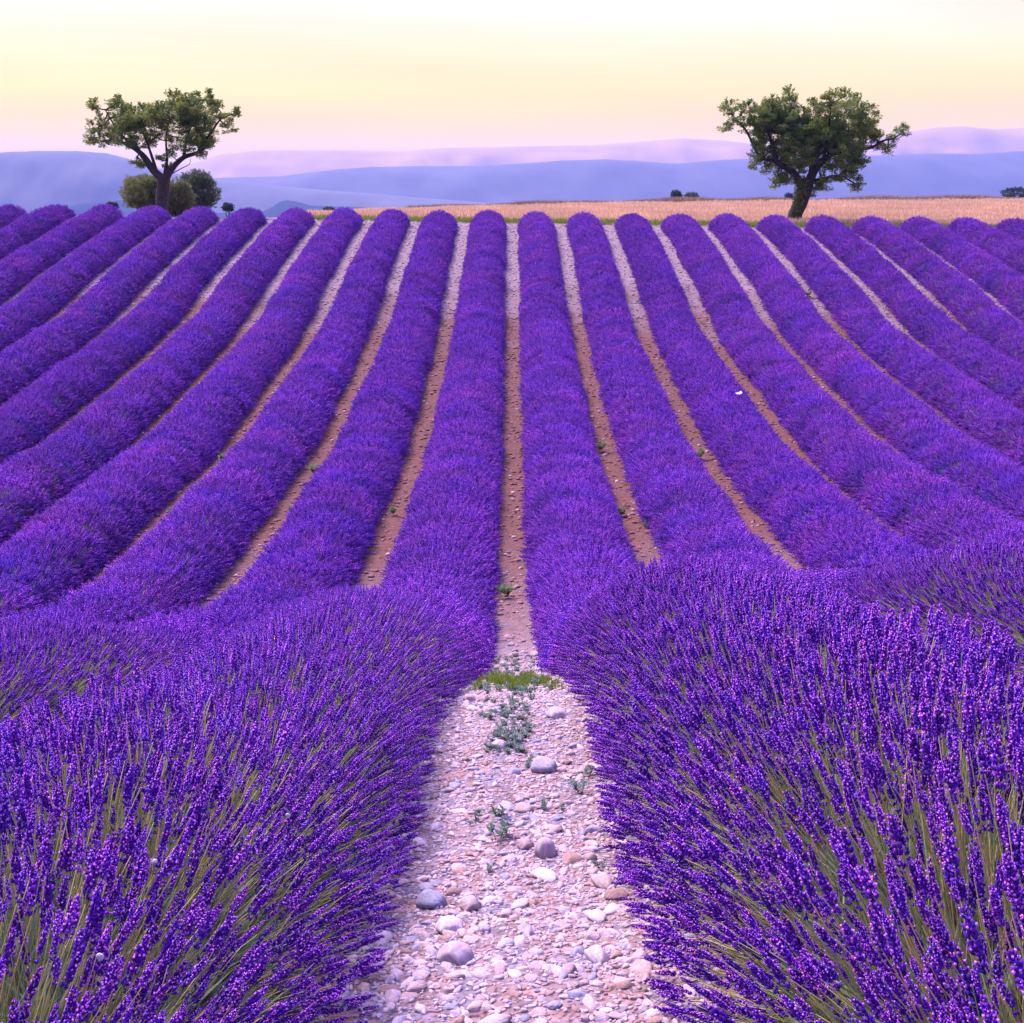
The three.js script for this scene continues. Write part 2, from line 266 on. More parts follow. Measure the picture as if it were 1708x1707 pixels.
for (let k = -13; k <= 12; k++) {
  const rnd = RNG(1000 + k * 77), d0 = rowStart(k), right = k >= 0, n = right ? k : -k - 1, row = base('lavender_row');
  const where = `${ORD[n]} lavender row to the ${right ? 'right' : 'left'} of the stony middle path`;
  tag(row, n === 0 ? `large foreground ${where}` : n < 6 ? `${where}, running up to the crest` : `${where}, curving over the slope`, 'lavender row', 'parallel rows of flowering lavender');
  const near = Math.max(d0, NEAR);
  if (d0 < NEAR) foliage(row, k, d0, NEAR, 0.45);
  foliage(row, k, near, END + 0.3, 0.27);
  // far: tufts of flower heads all over the row's back and flanks
  const mats = [], cols = [];
  for (let d = near - 0.1; d < END + 0.25; d += 0.128) {
    const dd = d + (rnd() - 0.5) * 0.1, [a, b, s] = rowSize(k, dd); if (s <= 0) continue;
    const A = Math.max(0.05, a - 0.19), B = Math.max(0.03, b - 0.19), cnt = Math.max(4, Math.round((A + B) * 1.66 / 0.108));
    for (let i = 0; i < cnt; i++) {
      const ph = ((i + rnd()) / cnt - 0.5) * 2 * 1.72, de = dd + (rnd() - 0.5) * 0.12, x0 = rowX(k, de), dep = 1 - 0.09 * rnd();
      const x = x0 + A * Math.sin(ph) * dep, y = ground(x0, de) + Math.max(0.03, B * Math.cos(ph) * dep);
      const endLean = dd > END - 0.7 ? (dd - END + 0.7) * 1.2 : 0;
      const dir = V(Math.sin(ph) / A, Math.max(-0.1, Math.cos(ph)) / B + 0.25, (rnd() - 0.5) * 0.7 - endLean).add(V((rnd() - 0.5) * 0.6, 0, 0)).normalize();
      mats.push(place(V(x, y, -de), dir, rnd() * 6.28, 0.82 + 0.4 * rnd()));
      const q = 0.8 + 0.4 * rnd() + 0.3 * perlin.noise(x * 1.3, de * 1.3, 5), h = rnd() - 0.5 + 0.9 * perlin.noise(x * 0.7, de * 0.9, 15); cols.push(col(q * (1.02 + 0.4 * h), q * (1 + 0.25 * h), q));
    }
  }
  instances('flower_tufts', tuftGeos[(k + 40) % 4], lavMat, row, mats, cols);
  if (d0 >= NEAR) continue;
  // near: every spike on its own stem
  const heads = [[], []], headCols = [[], []], stems = [], stemCols = [], leaves = [], big = [];
  const per = 1850;
  for (let i = 0, N = Math.round((NEAR + 0.15 - d0) * per); i < N; i++) {
    const d = d0 + rnd() * (NEAR + 0.15 - d0), [a, b] = rowSize(k, d), ph = (rnd() < 0.6 ? (rnd() - 0.5) * 3.4 : (rnd() + rnd() - 1) * 1.65), dep = 1.06 - 0.30 * Math.pow(rnd(), 1.6);
    const x0 = rowX(k, d), gy = ground(x0, d), along = (rnd() - 0.5) * 0.30;
    const tip = V(x0 + a * dep * Math.sin(ph), gy + Math.max(0.06, b * dep * Math.cos(ph) + 0.05), -d + along), root = V(x0 + a * 0.22 * Math.sin(ph) + (rnd() - 0.5) * 0.16, gy + b * 0.22 * Math.max(0.1, Math.cos(ph)), -d + along * 0.2);
    const dir = tip.clone().sub(root).normalize().add(V((rnd() - 0.5) * 0.22, 0.10 + (rnd() - 0.5) * 0.2, (rnd() - 0.5) * 0.3)).normalize(), L = 0.040 + 0.044 * rnd(), fat = 0.62 + rnd() * 0.38;
    const neck = tip.clone().addScaledVector(dir, -L), sv = neck.clone().sub(root), len = sv.length();
    const sc = rnd(), stemCol = sc < 0.55 ? col(0.26, 0.34, 0.09) : sc < 0.85 ? col(0.42, 0.40, 0.11) : col(0.50, 0.34, 0.13), sm = place(root, sv.normalize(), rnd() * 6.28, 0.34, len, 0.34);
    const q = 0.72 + 0.5 * rnd(), h = rnd() - 0.5, hc = col(q * (1 + 0.4 * h), q * (1 + 0.1 * h), q), hm = place(neck, dir, rnd() * 6.28, L * fat, L, L * fat);
    const [px, py, zc] = pixel(tip);
    if ((k === 0 || k === -1) && dep > 0.93 && px > 10 && px < 1698 && py > 900 && py < 1700 && tip.z < -0.9) { big.push({ zc: zc / L, hm, sm, stemCol, hc, v: Math.floor(rnd() * 6) }); continue; }
    const w = rnd() < 0.3 ? 1 : 0; heads[w].push(hm); headCols[w].push(hc); stems.push(sm); stemCols.push(stemCol);
  }
  big.sort((p, q) => p.zc - q.zc);
  big.forEach((s, i) => { if (i < 300) parted.push({ row, ...s }); else { heads[0].push(s.hm); headCols[0].push(s.hc); stems.push(s.sm); stemCols.push(s.stemCol); } });
  for (let i = 0; i < stems.length * 0.8; i++) {
    const d = d0 + rnd() * (NEAR - d0), [a, b] = rowSize(k, d), ph = (rnd() - 0.5) * 3.2, x0 = rowX(k, d), f = 0.28 + 0.27 * rnd();
    leaves.push(place(V(x0 + a * f * Math.sin(ph), ground(x0, d) + Math.max(0.03, b * f * Math.cos(ph)), -d), V(Math.sin(ph), 0.5 + Math.cos(ph), (rnd() - 0.5)).normalize(), rnd() * 6.28, 0.9 + rnd() * 0.9));
  }
  instances('flower_spikes', headGeos[(k + 40) % 3], lavMat, row, heads[0], headCols[0]);
  instances('faded_spikes', headGeos[3 + (k + 40) % 3], lavMat, row, heads[1], headCols[1]);
  instances('stems', stemShape, stemMat, row, stems, stemCols);
  instances('leaves', bladeGeo, leafMat, row, leaves);
}
{
  const tints = [0, 1, 2, 3, 4].map((i) => { const m = lavMat.clone(); m.color.setRGB([1, 0.85, 1.15, 0.95, 1.2][i], [1, 0.9, 1, 0.8, 1.1][i], [1, 0.9, 1, 0.85, 1][i]); return m; });
  const greens = [[0.26, 0.34, 0.09], [0.42, 0.40, 0.11], [0.50, 0.34, 0.13]].map((c) => { const m = stemMat.clone(); m.color.setRGB(...c); return m; });
  parted.forEach((s, i) => {
    const h = mesh('flower_spike', headGeos[s.v], tints[i % 5], s.row); h.matrix.copy(s.hm); h.matrix.decompose(h.position, h.quaternion, h.scale);
    const t = mesh('stem', stemShape, greens[i % 3], h), m = s.hm.clone().invert().multiply(s.sm); t.matrixAutoUpdate = false; t.matrix.copy(m);
  });
}

// ---------------------------------------------------------------- the stony path
const stoneTex = texture(256, (x, y) => { const n = 0.86 + 0.12 * wrapNoise(x, y, 5, 2) + 0.10 * wrapNoise(x, y, 14, 6); return [n, n * (1 + 0.05 * wrapNoise(x, y, 6, 11)), n * (1 + 0.05 * wrapNoise(x, y, 7, 15))]; }, 1, true);
const stoneMats = [[0.38, 0.30, 0.32], [0.34, 0.265, 0.30], [0.36, 0.26, 0.25], [0.30, 0.26, 0.32], [0.31, 0.215, 0.21], [0.21, 0.205, 0.28], [0.24, 0.145, 0.125], [0.44, 0.36, 0.375]].map((c, i) => new THREE.MeshStandardMaterial({ name: 'limestone', color: col(...c), map: stoneTex, bumpMap: stoneTex, bumpScale: 0.002, roughness: 0.85 }));
const pebbleMat = new THREE.MeshStandardMaterial({ name: 'pebble', map: stoneTex, roughness: 0.88 });
function stoneGeo(seed, flat, angular, det = 3) {
  const g = new THREE.IcosahedronGeometry(1, det), p = g.attributes.position, rnd = RNG(seed), cuts = [], v = V(0, 0, 0);
  for (let i = 0; i < angular; i++) cuts.push([V(rnd() - 0.5, rnd() - 0.3, rnd() - 0.5).normalize(), 0.55 + rnd() * 0.3]);
  for (let i = 0; i < p.count; i++) {
    v.fromBufferAttribute(p, i); const n = 1 + 0.28 * perlin.noise(v.x * 1.1 + seed, v.y * 1.1, v.z * 1.1) + 0.08 * perlin.noise(v.x * 3 + seed, v.y * 3, v.z * 3);
    v.multiplyScalar(n); for (const [d, h] of cuts) { const e = v.dot(d) - h; if (e > 0) v.addScaledVector(d, -e * 0.85); }
    p.setXYZ(i, v.x, v.y * flat, v.z * (0.75 + 0.2 * (seed % 3) / 2));
  }
  for (let i = 0, u = g.attributes.uv; i < p.count; i++) u.setXY(i, p.getX(i) * 0.5 + p.getY(i) * 0.35, p.getZ(i) * 0.5 - p.getY(i) * 0.3);
  // weld the normals of equal corners so that the stone is smooth
  const acc = new Map(), key = (i) => [p.getX(i), p.getY(i), p.getZ(i)].map((q) => q.toFixed(4)).join();
  g.computeVertexNormals(); const nn = g.attributes.normal;
  for (let i = 0; i < p.count; i++) { const q = acc.get(key(i)) ?? V(0, 0, 0); q.add(v.fromBufferAttribute(nn, i)); acc.set(key(i), q); }
  for (let i = 0; i < p.count; i++) { const q = acc.get(key(i)).clone().normalize(); nn.setXYZ(i, q.x, q.y, q.z); }
  return g;
}
const stones = [0, 1, 2, 3, 4, 5, 6, 7, 8, 9].map((i) => stoneGeo(11 + i * 7, 0.5 + 0.06 * (i % 4), i % 3 ? 7 : 2, 3));
const small = [0, 1, 2].map((i) => stoneGeo(201 + i * 7, 0.6, 6, 1));
const weedMat = new THREE.MeshPhysicalMaterial({ name: 'weed_leaf', vertexColors: true, roughness: 0.9, transmission: 0.35, thickness: 0, specularIntensity: 0.2 });
function weedGeo(seed, h, n, leaf, c) {
  const s = new Soup(), rnd = RNG(seed);
  for (let i = 0; i < n; i++) {
    const th = rnd() * 6.28, lean = 0.15 + rnd() * 0.5, d = V(Math.cos(th) * lean, 1, Math.sin(th) * lean).normalize(), H = h * (0.5 + 0.5 * rnd()), o = V(Math.cos(th) * 0.01, 0, Math.sin(th) * 0.01), t = o.clone().addScaledVector(d, H);
    s.stick(o, t, 0.0016, 0.001, [c[0] * 0.9, c[1] * 0.8, c[2] * 0.7]);
    for (let j = 0; j < 9; j++) { const a = rnd() * 6.28, q = 0.7 + 0.6 * rnd(), ld = V(Math.cos(a), 0.25 + rnd() * 0.6, Math.sin(a)).normalize(); s.quad(o.clone().addScaledVector(d, H * (0.2 + 0.8 * rnd())), ld, V(-Math.sin(a), 0.2, Math.cos(a)).normalize(), leaf * (0.6 + 0.7 * rnd()), leaf * 0.27, c.map((v) => v * q)); }
  }
  return s.build();
}
const gapHalf = (d) => keys([[0, 0.36], [6, 0.38], [8, 0.30], [12, 0.26], [50, 0.30]], d)[0];
{
  const nu = 60, nv = 420, path = mesh('path', sheet(nu, nv, (i, j) => { const d = 0.2 + Math.pow(j / nv, 1.7) * 13.5, x = lerp(-0.72, 0.72, i / nu); return V(x, pathTop(x, d), -d); }, soilColor), soilMat);
  tag(path, null, null, null, 'structure');
  const rnd = RNG(4242), all = [], bySize = (n, lo, hi, sink) => {
    for (let i = 0; i < n; i++) {
      const d = 1.3 + Math.pow(rnd(), 1.35) * 8.8, x = (rnd() + rnd() * 0.5 - 0.75) * 2 * (gapHalf(d) + 0.13), r = lerp(lo, hi, Math.pow(rnd(), 2));
      const p = V(x, pathTop(x, d) + r * (0.22 - sink * rnd()), -d), [px, py, zc] = pixel(p), dir = V((rnd() - 0.5) * 0.35, 1, (rnd() - 0.5) * 0.35).normalize();
      all.push({ p, r, size: py < 1720 ? r / zc : 0, m: place(p, dir, rnd() * 6.28, r * (0.85 + 0.6 * rnd()), r * (0.65 + 0.5 * rnd()), r * (0.8 + 0.35 * rnd())), g: Math.floor(rnd() * 10), c: [0, 0, 1, 1, 2, 2, 3, 4, 4, 5, 6, 7, 7][Math.floor(rnd() * 13)] });
    }
  };
  bySize(90, 0.024, 0.042, 0.5); bySize(5200, 0.010, 0.024, 0.4); bySize(26000, 0.004, 0.011, 0.4);
  all.sort((a, b) => b.size - a.size);
  all.slice(0, 300).forEach((s) => { const m = mesh('stone', stones[s.g], stoneMats[s.c], path); s.m.decompose(m.position, m.quaternion, m.scale); });
  const rest = all.slice(300);
  instances('pebbles', small[0], pebbleMat, path, rest.map((s) => s.m), rest.map((s) => stoneMats[s.c].color));
  // gravel between the other rows and further along the middle path
  const mats = [], cols = [], rg = RNG(99);
  for (let k = -13; k <= 13; k++) for (let i = 0; i < 3600; i++) {
    const x0 = k * PITCH_M, dm = k === 0 ? 9.5 : Math.max(9.5, Math.abs(x0) / 0.43 - 2), d = dm + rg() * (END + 0.6 - dm), x = x0 + (rg() - 0.5) * 1.05, r = 0.008 + 0.036 * rg() ** 3, stray = rg() < 0.16;
    const c = soilColor(V(x, 0, -d)), t = rg(); mats.push(place(V(x, ground(x, d) + (k === 0 && d < 13.5 ? 0.022 : 0) + r * 0.12, -d), V((rg() - 0.5) * 0.5, 1, (rg() - 0.5) * 0.5).normalize(), rg() * 6.28, r * 1.2)); if (stray) { c[0] = 0.30; c[1] = 0.19; c[2] = 0.19; } const w = 0.7 + 0.55 * t; cols.push(col(Math.min(0.9, c[0] * w), Math.min(0.9, c[1] * w + 0.008), Math.min(0.9, c[2] * w + 0.008)));
  }
  tag(instances('gravel', small[1], pebbleMat, scene, mats, cols), 'pale and reddish gravel strewn between the lavender rows', 'gravel');
  // stray green seedlings along the edges of the gaps
  const seed = weedGeo(560, 0.16, 6, 0.05, [0.07, 0.14, 0.035]), sm = [];
  for (let i = 0; i < 150; i++) { const k = Math.round((rg() - 0.5) * 16), dm = Math.max(10, Math.abs(k * PITCH_M) / 0.42), d = dm + Math.pow(rg(), 1.4) * (38 - dm), x = k * PITCH_M + (rg() < 0.5 ? -1 : 1) * (0.12 + 0.16 * rg()); if (d > dm) sm.push(place(V(x, ground(x, d), -d), UP, rg() * 6.28, 0.25 + 0.6 * rg() * rg())); }
  tag(instances('seedlings', seed, weedMat, scene, sm), 'scattered green seedlings along the edges of the soil strips', 'seedlings');
  // the stones that stand out
  for (const [px, py, w, h, mi, gi, label] of [
    [908, 1275, 48, 36, 3, 0, 'large rounded pale grey stone beside the small blue one, halfway along the path'],
    [910, 1412, 40, 50, 0, 3, 'tall upright white stone in the middle of the path, touching a pinkish round one'],
    [876, 1408, 30, 26, 4, 6, 'round pinkish stone leaning on the left of the tall white stone'],
    [757, 1592, 62, 42, 1, 9, 'large pinkish stone with a dark side, nearest big stone on the left of the path'],
    [997, 1590, 56, 40, 7, 4, 'angular pale stone near the right bottom of the path'],
    [719, 1500, 54, 38, 5, 0, 'blue-grey rounded stone at the left edge under the lavender spikes'],
    [784, 1508, 38, 34, 2, 6, 'tan round stone right of the blue-grey stone'],
    [750, 1545, 52, 30, 7, 3, 'flat white stone just in front of the blue-grey stone'],
    [930, 1190, 40, 24, 0, 3, 'long pale stone at the right edge close to the green weeds'],
    [831, 1243, 30, 20, 0, 9, 'small white domed stone beneath the grey-green weeds'],
    [858, 1286, 30, 18, 5, 1, 'small flat blue stone left of the large rounded grey stone'],
    [1008, 1468, 56, 30, 2, 4, 'long pinkish tan stone against the right lavender row'],
    [874, 1348, 34, 22, 2, 0, 'ochre rounded stone in the middle of the path beyond the sprouts'],
    [1030, 1492, 44, 28, 6, 7, 'brown rough stone half under the right lavender spikes'],
    [783, 1164, 24, 18, 2, 3, 'left one of two tan stones in front of the grass patch'],
    [805, 1165, 24, 17, 4, 0, 'right one of two tan stones in front of the grass patch'],
    [955, 1432, 46, 20, 6, 1, 'crumbly red-brown clod right of the tall white stone']]) {
    const p = groundHit(px, py + h * 0.35), s = pixel(p)[2] / F, m = mesh('boulder', stones[gi], stoneMats[mi]);
    m.rotation.set(0, gi * 1.3, 0); m.scale.set(w * s * 0.46, h * s * 0.57 / (0.5 + 0.06 * (gi % 4)) * 0.75, w * s * 0.5); m.position.set(p.x, p.y + h * s * 0.16, p.z - w * s * 0.2);
    tag(m, label, 'stone', 'larger stones on the path');
  }
}

// ---------------------------------------------------------------- weeds and grass
const GREY = [0.10, 0.16, 0.125], GREEN = [0.13, 0.21, 0.02];
{
  const geos = [0, 1, 2].map((i) => weedGeo(500 + i, 0.075, 4, 0.026, GREY)), rnd = RNG(77);
  for (const [px, py, s, label] of [[790, 1375, 0.8, 'low two-leaved sprout left of the ochre stone'], [832, 1398, 1.2, 'tallest grey-green sprout left of the tall white stone'], [834, 1362, 1.0, 'grey-green sprout just beyond the tallest one in mid path'], [966, 1326, 1.0, 'grey-green weed near the right edge beyond the ochre stone'], [903, 1352, 0.6, 'tiny weed right of the ochre stone'], [982, 1295, 0.8, 'small green weed at the right beside the large rounded stone'], [816, 1455, 0.5, 'tiny sprout in front of the tallest sprout'], [935, 1355, 0.5, 'tiny sprout two steps right of the ochre stone'], [877, 1280, 0.8, 'green weed between the blue stone and the large rounded one'], [1000, 1450, 0.6, 'tiny weed behind the long pinkish tan stone']]) {
    const p = groundHit(px, py), m = mesh('weed', geos[Math.floor(rnd() * 3)], weedMat); m.position.copy(p).setY(p.y - 0.003); m.scale.setScalar(s * 0.95); m.rotation.y = rnd() * 6.28; tag(m, label, 'weed', 'weeds sprouting on the path');
  }
  const wide = [0, 1].map((i) => weedGeo(520 + i, 0.09, 7, 0.028, GREY)), mats = [], gm = [], bm = [];
  for (let i = 0; i < 420; i++) {
    const px = 857 + (rnd() + rnd() - 1) * 95, py = rnd() < 0.55 ? 1094 + rnd() * 60 : 1150 + rnd() * 110, w = py > 1160 ? 50 : 80; if (Math.abs(px - 850) > w * (0.4 + 0.6 * rnd())) continue;
    const p = groundHit(px, py); mats.push(place(p, UP, rnd() * 6.28, 0.18 + rnd() * 0.34));
  }
  tag(instances('weeds', wide[0], weedMat, scene, mats), 'grey-green leafy weeds spreading over the stones in mid path', 'weeds');
  const g = new Soup(); for (let i = 0; i < 14; i++) { const th = rnd() * 6.28, q = 0.7 + rnd() * 0.7, l = rnd() * 0.7; g.quad(V((rnd() - 0.5) * 0.06, 0, (rnd() - 0.5) * 0.06), V(Math.cos(th) * l, 1, Math.sin(th) * l).normalize(), V(-Math.sin(th), 0, Math.cos(th)), 0.05 + 0.06 * rnd(), 0.004, [GREEN[0] * q * (rnd() < 0.2 ? 1.8 : 1), GREEN[1] * q, GREEN[2] * q]); }
  const blade = g.build();
  for (let i = 0; i < 620; i++) { const px = 858 + (rnd() + rnd() + rnd() - 1.5) * 66, py = 1140 + (rnd() + rnd() - 1) * 13 + 4 * Math.sin(px * 0.09), p = groundHit(px, py); if (p && perlin.noise(p.x * 9, p.z * 5, 3) > -0.22) gm.push(place(p, UP, rnd() * 6.28, 0.2 + rnd() * 0.45)); }
  tag(instances('grass', blade, weedMat, scene, gm), 'bright green patch of grass across the path where it drops away', 'grass');
  // grass strip along the row ends
  for (let i = 0; i < 5000; i++) { const x = -8 + rnd() * 32, d = END + 0.35 + rnd() * 1.4; bm.push(place(V(x, ground(x, d), -d), UP, rnd() * 6.28, 0.8 + rnd() * 1.2)); }
  tag(instances('grass_strip', blade, weedMat, scene, bm), 'thin green grass verge between the row ends and the stubble', 'grass');
  // clumps in the gaps of the field
  const cg = [0, 1].map((i) => weedGeo(540 + i, 0.30, 14, 0.07, [0.06, 0.13, 0.03]));
  for (const [px, py, s, label] of [[1166, 766, 1, 'green weed clump in the second gap right of the path'], [1002, 752, 0.9, 'green weed clump in the first gap right of the path, higher up'], [1036, 860, 0.7, 'small weed clump lower in the first gap right of the path'], [525, 792, 0.9, 'green weed clump in the second gap left of the path'], [262, 735, 1.1, 'green weed tuft poking between lavender rows at far left'], [372, 772, 0.9, 'green weed tuft in the third gap left of the path'], [656, 858, 0.6, 'tiny weed clump in the first gap left of the path'], [486, 856, 0.6, 'tiny weed clump lower in the second gap left of the path'], [286, 862, 0.7, 'small weed clump low in the third gap left of the path'], [845, 995, 0.7, 'green weeds on the left side of the middle path in the hollow'], [1348, 495, 1.0, 'grey-green weed in a gap high on the right slope']]) {
    let p = groundHit(px, py); const m = mesh('weed_clump', cg[px % 2], weedMat); m.position.copy(p); m.scale.set(s, s * 0.8, s); m.rotation.y = px; tag(m, label, 'weed', 'weed clumps between the rows');
  }
}

// ---------------------------------------------------------------- stubble field and dry grass beyond the crest
{
  const rnd = RNG(31), s = new Soup();
  for (let i = 0; i < 16; i++) { const th = rnd() * 6.28, q = 0.6 + rnd() * 0.6, l = rnd() * 0.7; s.quad(V((rnd() - 0.5) * 0.3, 0, (rnd() - 0.5) * 0.3), V(Math.cos(th) * l, 1, Math.sin(th) * l).normalize(), V(-Math.sin(th), 0, Math.cos(th)), 0.12 + 0.14 * rnd(), 0.012, [0.49 * q, 0.315 * q, 0.18 * q]); }
  const straw = s.build(), mats = [], cols = [], strawMat = new THREE.MeshPhysicalMaterial({ name: 'straw', vertexColors: true, roughness: 0.85, transmission: 0.3, thickness: 0 });
  for (let i = 0; i < 42000; i++) { const d = END + 1.6 + Math.pow(rnd(), 1.5) * (EDGE - END - 2), x = lerp(-0.16 * d, 0.47 * d, rnd()); const n = perlin.noise(x * 0.3, d * 0.12, 1) ; mats.push(place(V(x, ground(x, d), -d), UP, rnd() * 6.28, (0.7 + 0.7 * rnd()) * (1 + 0.5 * n))); const q = 0.85 + 0.3 * rnd() + 0.3 * n; cols.push(col(q, q, q)); }
  tag(instances('stubble', straw, strawMat, scene, mats, cols), 'golden stubble of the cut grain field behind the right tree', 'stubble');
  const dm = [], dc = [];
  for (let i = 0; i < 9000; i++) { const d = EDGE - 1 + rnd() * 5, x = lerp(-0.08 * d, 0.48 * d, rnd()), n = 0.6 + 0.8 * Math.max(0, perlin.noise(x * 0.16, 3, 2) + 0.5), t = rnd(); dm.push(place(V(x, ground(x, Math.min(d, EDGE)), -d), UP, rnd() * 6.28, (0.8 + 1.2 * rnd()) * n)); dc.push(t < 0.5 ? col(0.40, 0.40, 0.42) : t < 0.8 ? col(0.28, 0.36, 0.34) : col(0.6, 0.55, 0.55)); }
  tag(instances('dry_grass', straw, strawMat, scene, dm, dc), 'dull brown-green grass margin along the far edge of the stubble', 'grass');
}

// ---------------------------------------------------------------- trees and bushes
const barkTex = texture(256, (x, y) => 0.55 + 0.35 * wrapNoise(x, y, 40, 3) + 0.25 * wrapNoise(x, y, 16, 8), 1);
const barkMat = new THREE.MeshStandardMaterial({ name: 'bark', color: col(0.040, 0.026, 0.032), map: barkTex, bumpMap: barkTex, bumpScale: 0.05, roughness: 0.95 });
const crownMat = new THREE.MeshPhysicalMaterial({ name: 'tree_leaf', vertexColors: true, roughness: 0.8, transmission: 0.5, thickness: 0, specularIntensity: 0.3 });
function limb(pts, r0, r1, seed = 0) {
  const c = new THREE.CatmullRomCurve3(pts), n = 8 + pts.length * 6, m = 9, fr = c.computeFrenetFrames(n), p = [], u = [], idx = [];
  for (let i = 0; i <= n; i++) {
    const t = i / n, o = c.getPoint(t), r = lerp(r0, r1, Math.pow(t, 0.8));
    for (let j = 0; j <= m; j++) { const a = j / m * 6.2832, rr = r * (1 + 0.16 * perlin.noise(Math.cos(a) * 1.4 + seed, Math.sin(a) * 1.4, t * 5)), q = o.clone().addScaledVector(fr.normals[i], Math.cos(a) * rr).addScaledVector(fr.binormals[i], Math.sin(a) * rr); p.push(q.x, q.y, q.z); u.push(j / m * 1.5, t * 2); }
  }
  for (let i = 0; i < n; i++) for (let j = 0; j < m; j++) { const a = i * (m + 1) + j, b = a + 1, e = a + m + 1, f = e + 1; idx.push(a, b, e, b, f, e); }
  const g = new THREE.BufferGeometry(); g.setAttribute('position', new THREE.Float32BufferAttribute(p, 3)); g.setAttribute('uv', new THREE.Float32BufferAttribute(u, 2)); g.setIndex(idx); g.computeVertexNormals(); return g;
}
function tree(spec) {
  const { sc, ox, oy, dist, trunk, limbs, blobs, label, seed } = spec, rnd = RNG(seed), P = (cx, cy) => at(ox + cx / sc, oy + cy / sc, dist);
  const foot = P(...trunk.pts[0]); foot.y = ground(foot.x, dist) - 0.05; const t = base('almond_tree', foot), per = P(1, 0).distanceTo(P(0, 0));   // metres per crop pixel
  tag(t, label, 'tree');
  const rel = (cx, cy, dz = 0) => P(cx, cy).sub(foot).add(V(0, 0, dz));
  const tp = trunk.pts.map(([x, y]) => rel(x, y)); tp[0] = V(0, 0, 0);
  mesh('trunk', limb(tp, trunk.r0 * per, trunk.r1 * per, seed), barkMat, t);
  const joints = [];
  limbs.forEach(([r0, r1, dz, ...pts], i) => { const q = pts.map(([x, y], j) => rel(x, y, dz * j / (pts.length - 1))); mesh('limb', limb(q, r0 * per, r1 * per, seed + i), barkMat, t); const c = new THREE.CatmullRomCurve3(q); for (let k = 0; k <= 10; k++) joints.push(c.getPoint(k / 10)); });
  const twigs = new Soup(), leaf = new Soup(), TW = [0.9, 0.9, 0.9];
  for (const [bx, by, br, dens] of blobs) for (let rep = 0; rep < (dens > 1 ? 2 : 1); rep++) {
    const dz = (rnd() - 0.5) * (dens > 1 ? 2.0 : 1.5) * (br > 60 ? 1 : 0.6), c = rel(bx, by, dz), R = br * per;
    let best = joints[0]; for (const j of joints) if (j.distanceTo(c) < best.distanceTo(c)) best = j;
    const midp = best.clone().lerp(c, 0.5).add(V((rnd() - 0.5) * 0.15, -0.05, (rnd() - 0.5) * 0.15)); twigs.stick(best, midp, 0.035, 0.022, TW, TW, 5); twigs.stick(midp, c, 0.022, 0.01, TW, TW, 4);
    for (let k = 0; k < (br > 45 ? 4 : 2); k++) {                       // upright shoots that fray the outline
      const a = rnd() * 6.28, e = V(Math.cos(a) * 0.75, 0.35 + rnd() * 0.6, Math.sin(a) * 0.75).normalize(), o = c.clone().addScaledVector(e, R * 0.6), u = e.clone().multiplyScalar(0.45).add(V((rnd() - 0.5) * 0.3, 0.9, 0)).normalize(), len = R * (0.45 + 0.6 * rnd());
      twigs.stick(o, o.clone().addScaledVector(u, len), 0.008, 0.003, TW, TW, 3);
      for (let l = 0, nl = 12 + len * 50; l < nl; l++) { const th = rnd() * 6.28, ld = V(Math.cos(th), 0.5 + rnd() * 0.6, Math.sin(th)).normalize(), sd = V(rnd() - 0.5, rnd() - 0.5, rnd() - 0.5).cross(ld).normalize(), g = 0.7 + 0.6 * rnd(); leaf.quad(o.clone().addScaledVector(u, len * (0.15 + 0.85 * rnd())), ld, sd, 0.08 + 0.04 * rnd(), 0.02, [0.10 * g, 0.15 * g, 0.024 * g]); }
    }
    const clumps = Math.max(4, Math.round((dens > 1 ? 21 : dens > 0.6 ? 16 : 11) * (0.3 + R * R * 3.2)));
    for (let k = 0; k < clumps; k++) {
      const dir = V(rnd() * 2 - 1, rnd() * 2 - 1, rnd() * 2 - 1).normalize(), rr = R * Math.pow(rnd(), 0.45), q = c.clone().addScaledVector(dir, rr), up = V(dir.x * 0.6, 0.6 + dir.y * 0.5, dir.z * 0.6).normalize(), len = 0.13 + 0.16 * rnd();
      twigs.stick(c.clone().lerp(q, 0.3), q.clone().addScaledVector(up, len * 0.6), 0.008, 0.004, TW, TW, 3);
      const tone = 0.75 + 0.5 * rnd(), warm = rnd();
      for (let l = 0, nl = 58 + rnd() * 40; l < nl; l++) {
        const f = rnd(), th = rnd() * 6.28, sp = 0.18 * (1 - 0.5 * f), o = q.clone().addScaledVector(up, len * (f - 0.25)).add(V(Math.cos(th) * sp * rnd(), (rnd() - 0.5) * 0.1, Math.sin(th) * sp * rnd())), ld = V(Math.cos(th), rnd() * 1.4 - 0.5, Math.sin(th)).normalize(), sd = V(rnd() - 0.5, rnd() - 0.5, rnd() - 0.5).cross(ld).normalize(), g = tone * (0.75 + 0.5 * rnd());
        leaf.quad(o, ld, sd, 0.065 + 0.04 * rnd(), 0.018, [(0.075 + 0.085 * warm) * g, (0.155 + 0.035 * warm) * g, 0.02 * g]);
      }
    }
  }
  mesh('twigs', twigs.build(), barkMat, t); mesh('crown', leaf.build(), crownMat, t);
  if (spec.ivy) {
    const iv = new Soup(); for (const [bx, by, br] of spec.ivy) for (let i = 0; i < 700; i++) { const d = V(rnd() * 2 - 1, rnd() * 2 - 1, rnd() * 2 - 1).normalize(), o = rel(bx, by, 0.18).addScaledVector(d, br * per * Math.pow(rnd(), 0.5)), ld = V(rnd() - 0.5, rnd() - 0.7, rnd() - 0.2).normalize(), g = 0.7 + rnd() * 0.6; iv.quad(o, ld, V(rnd() - 0.5, rnd() - 0.5, rnd() - 0.5).cross(ld).normalize(), 0.08, 0.026, [0.14 * g, 0.17 * g, 0.03 * g]); }
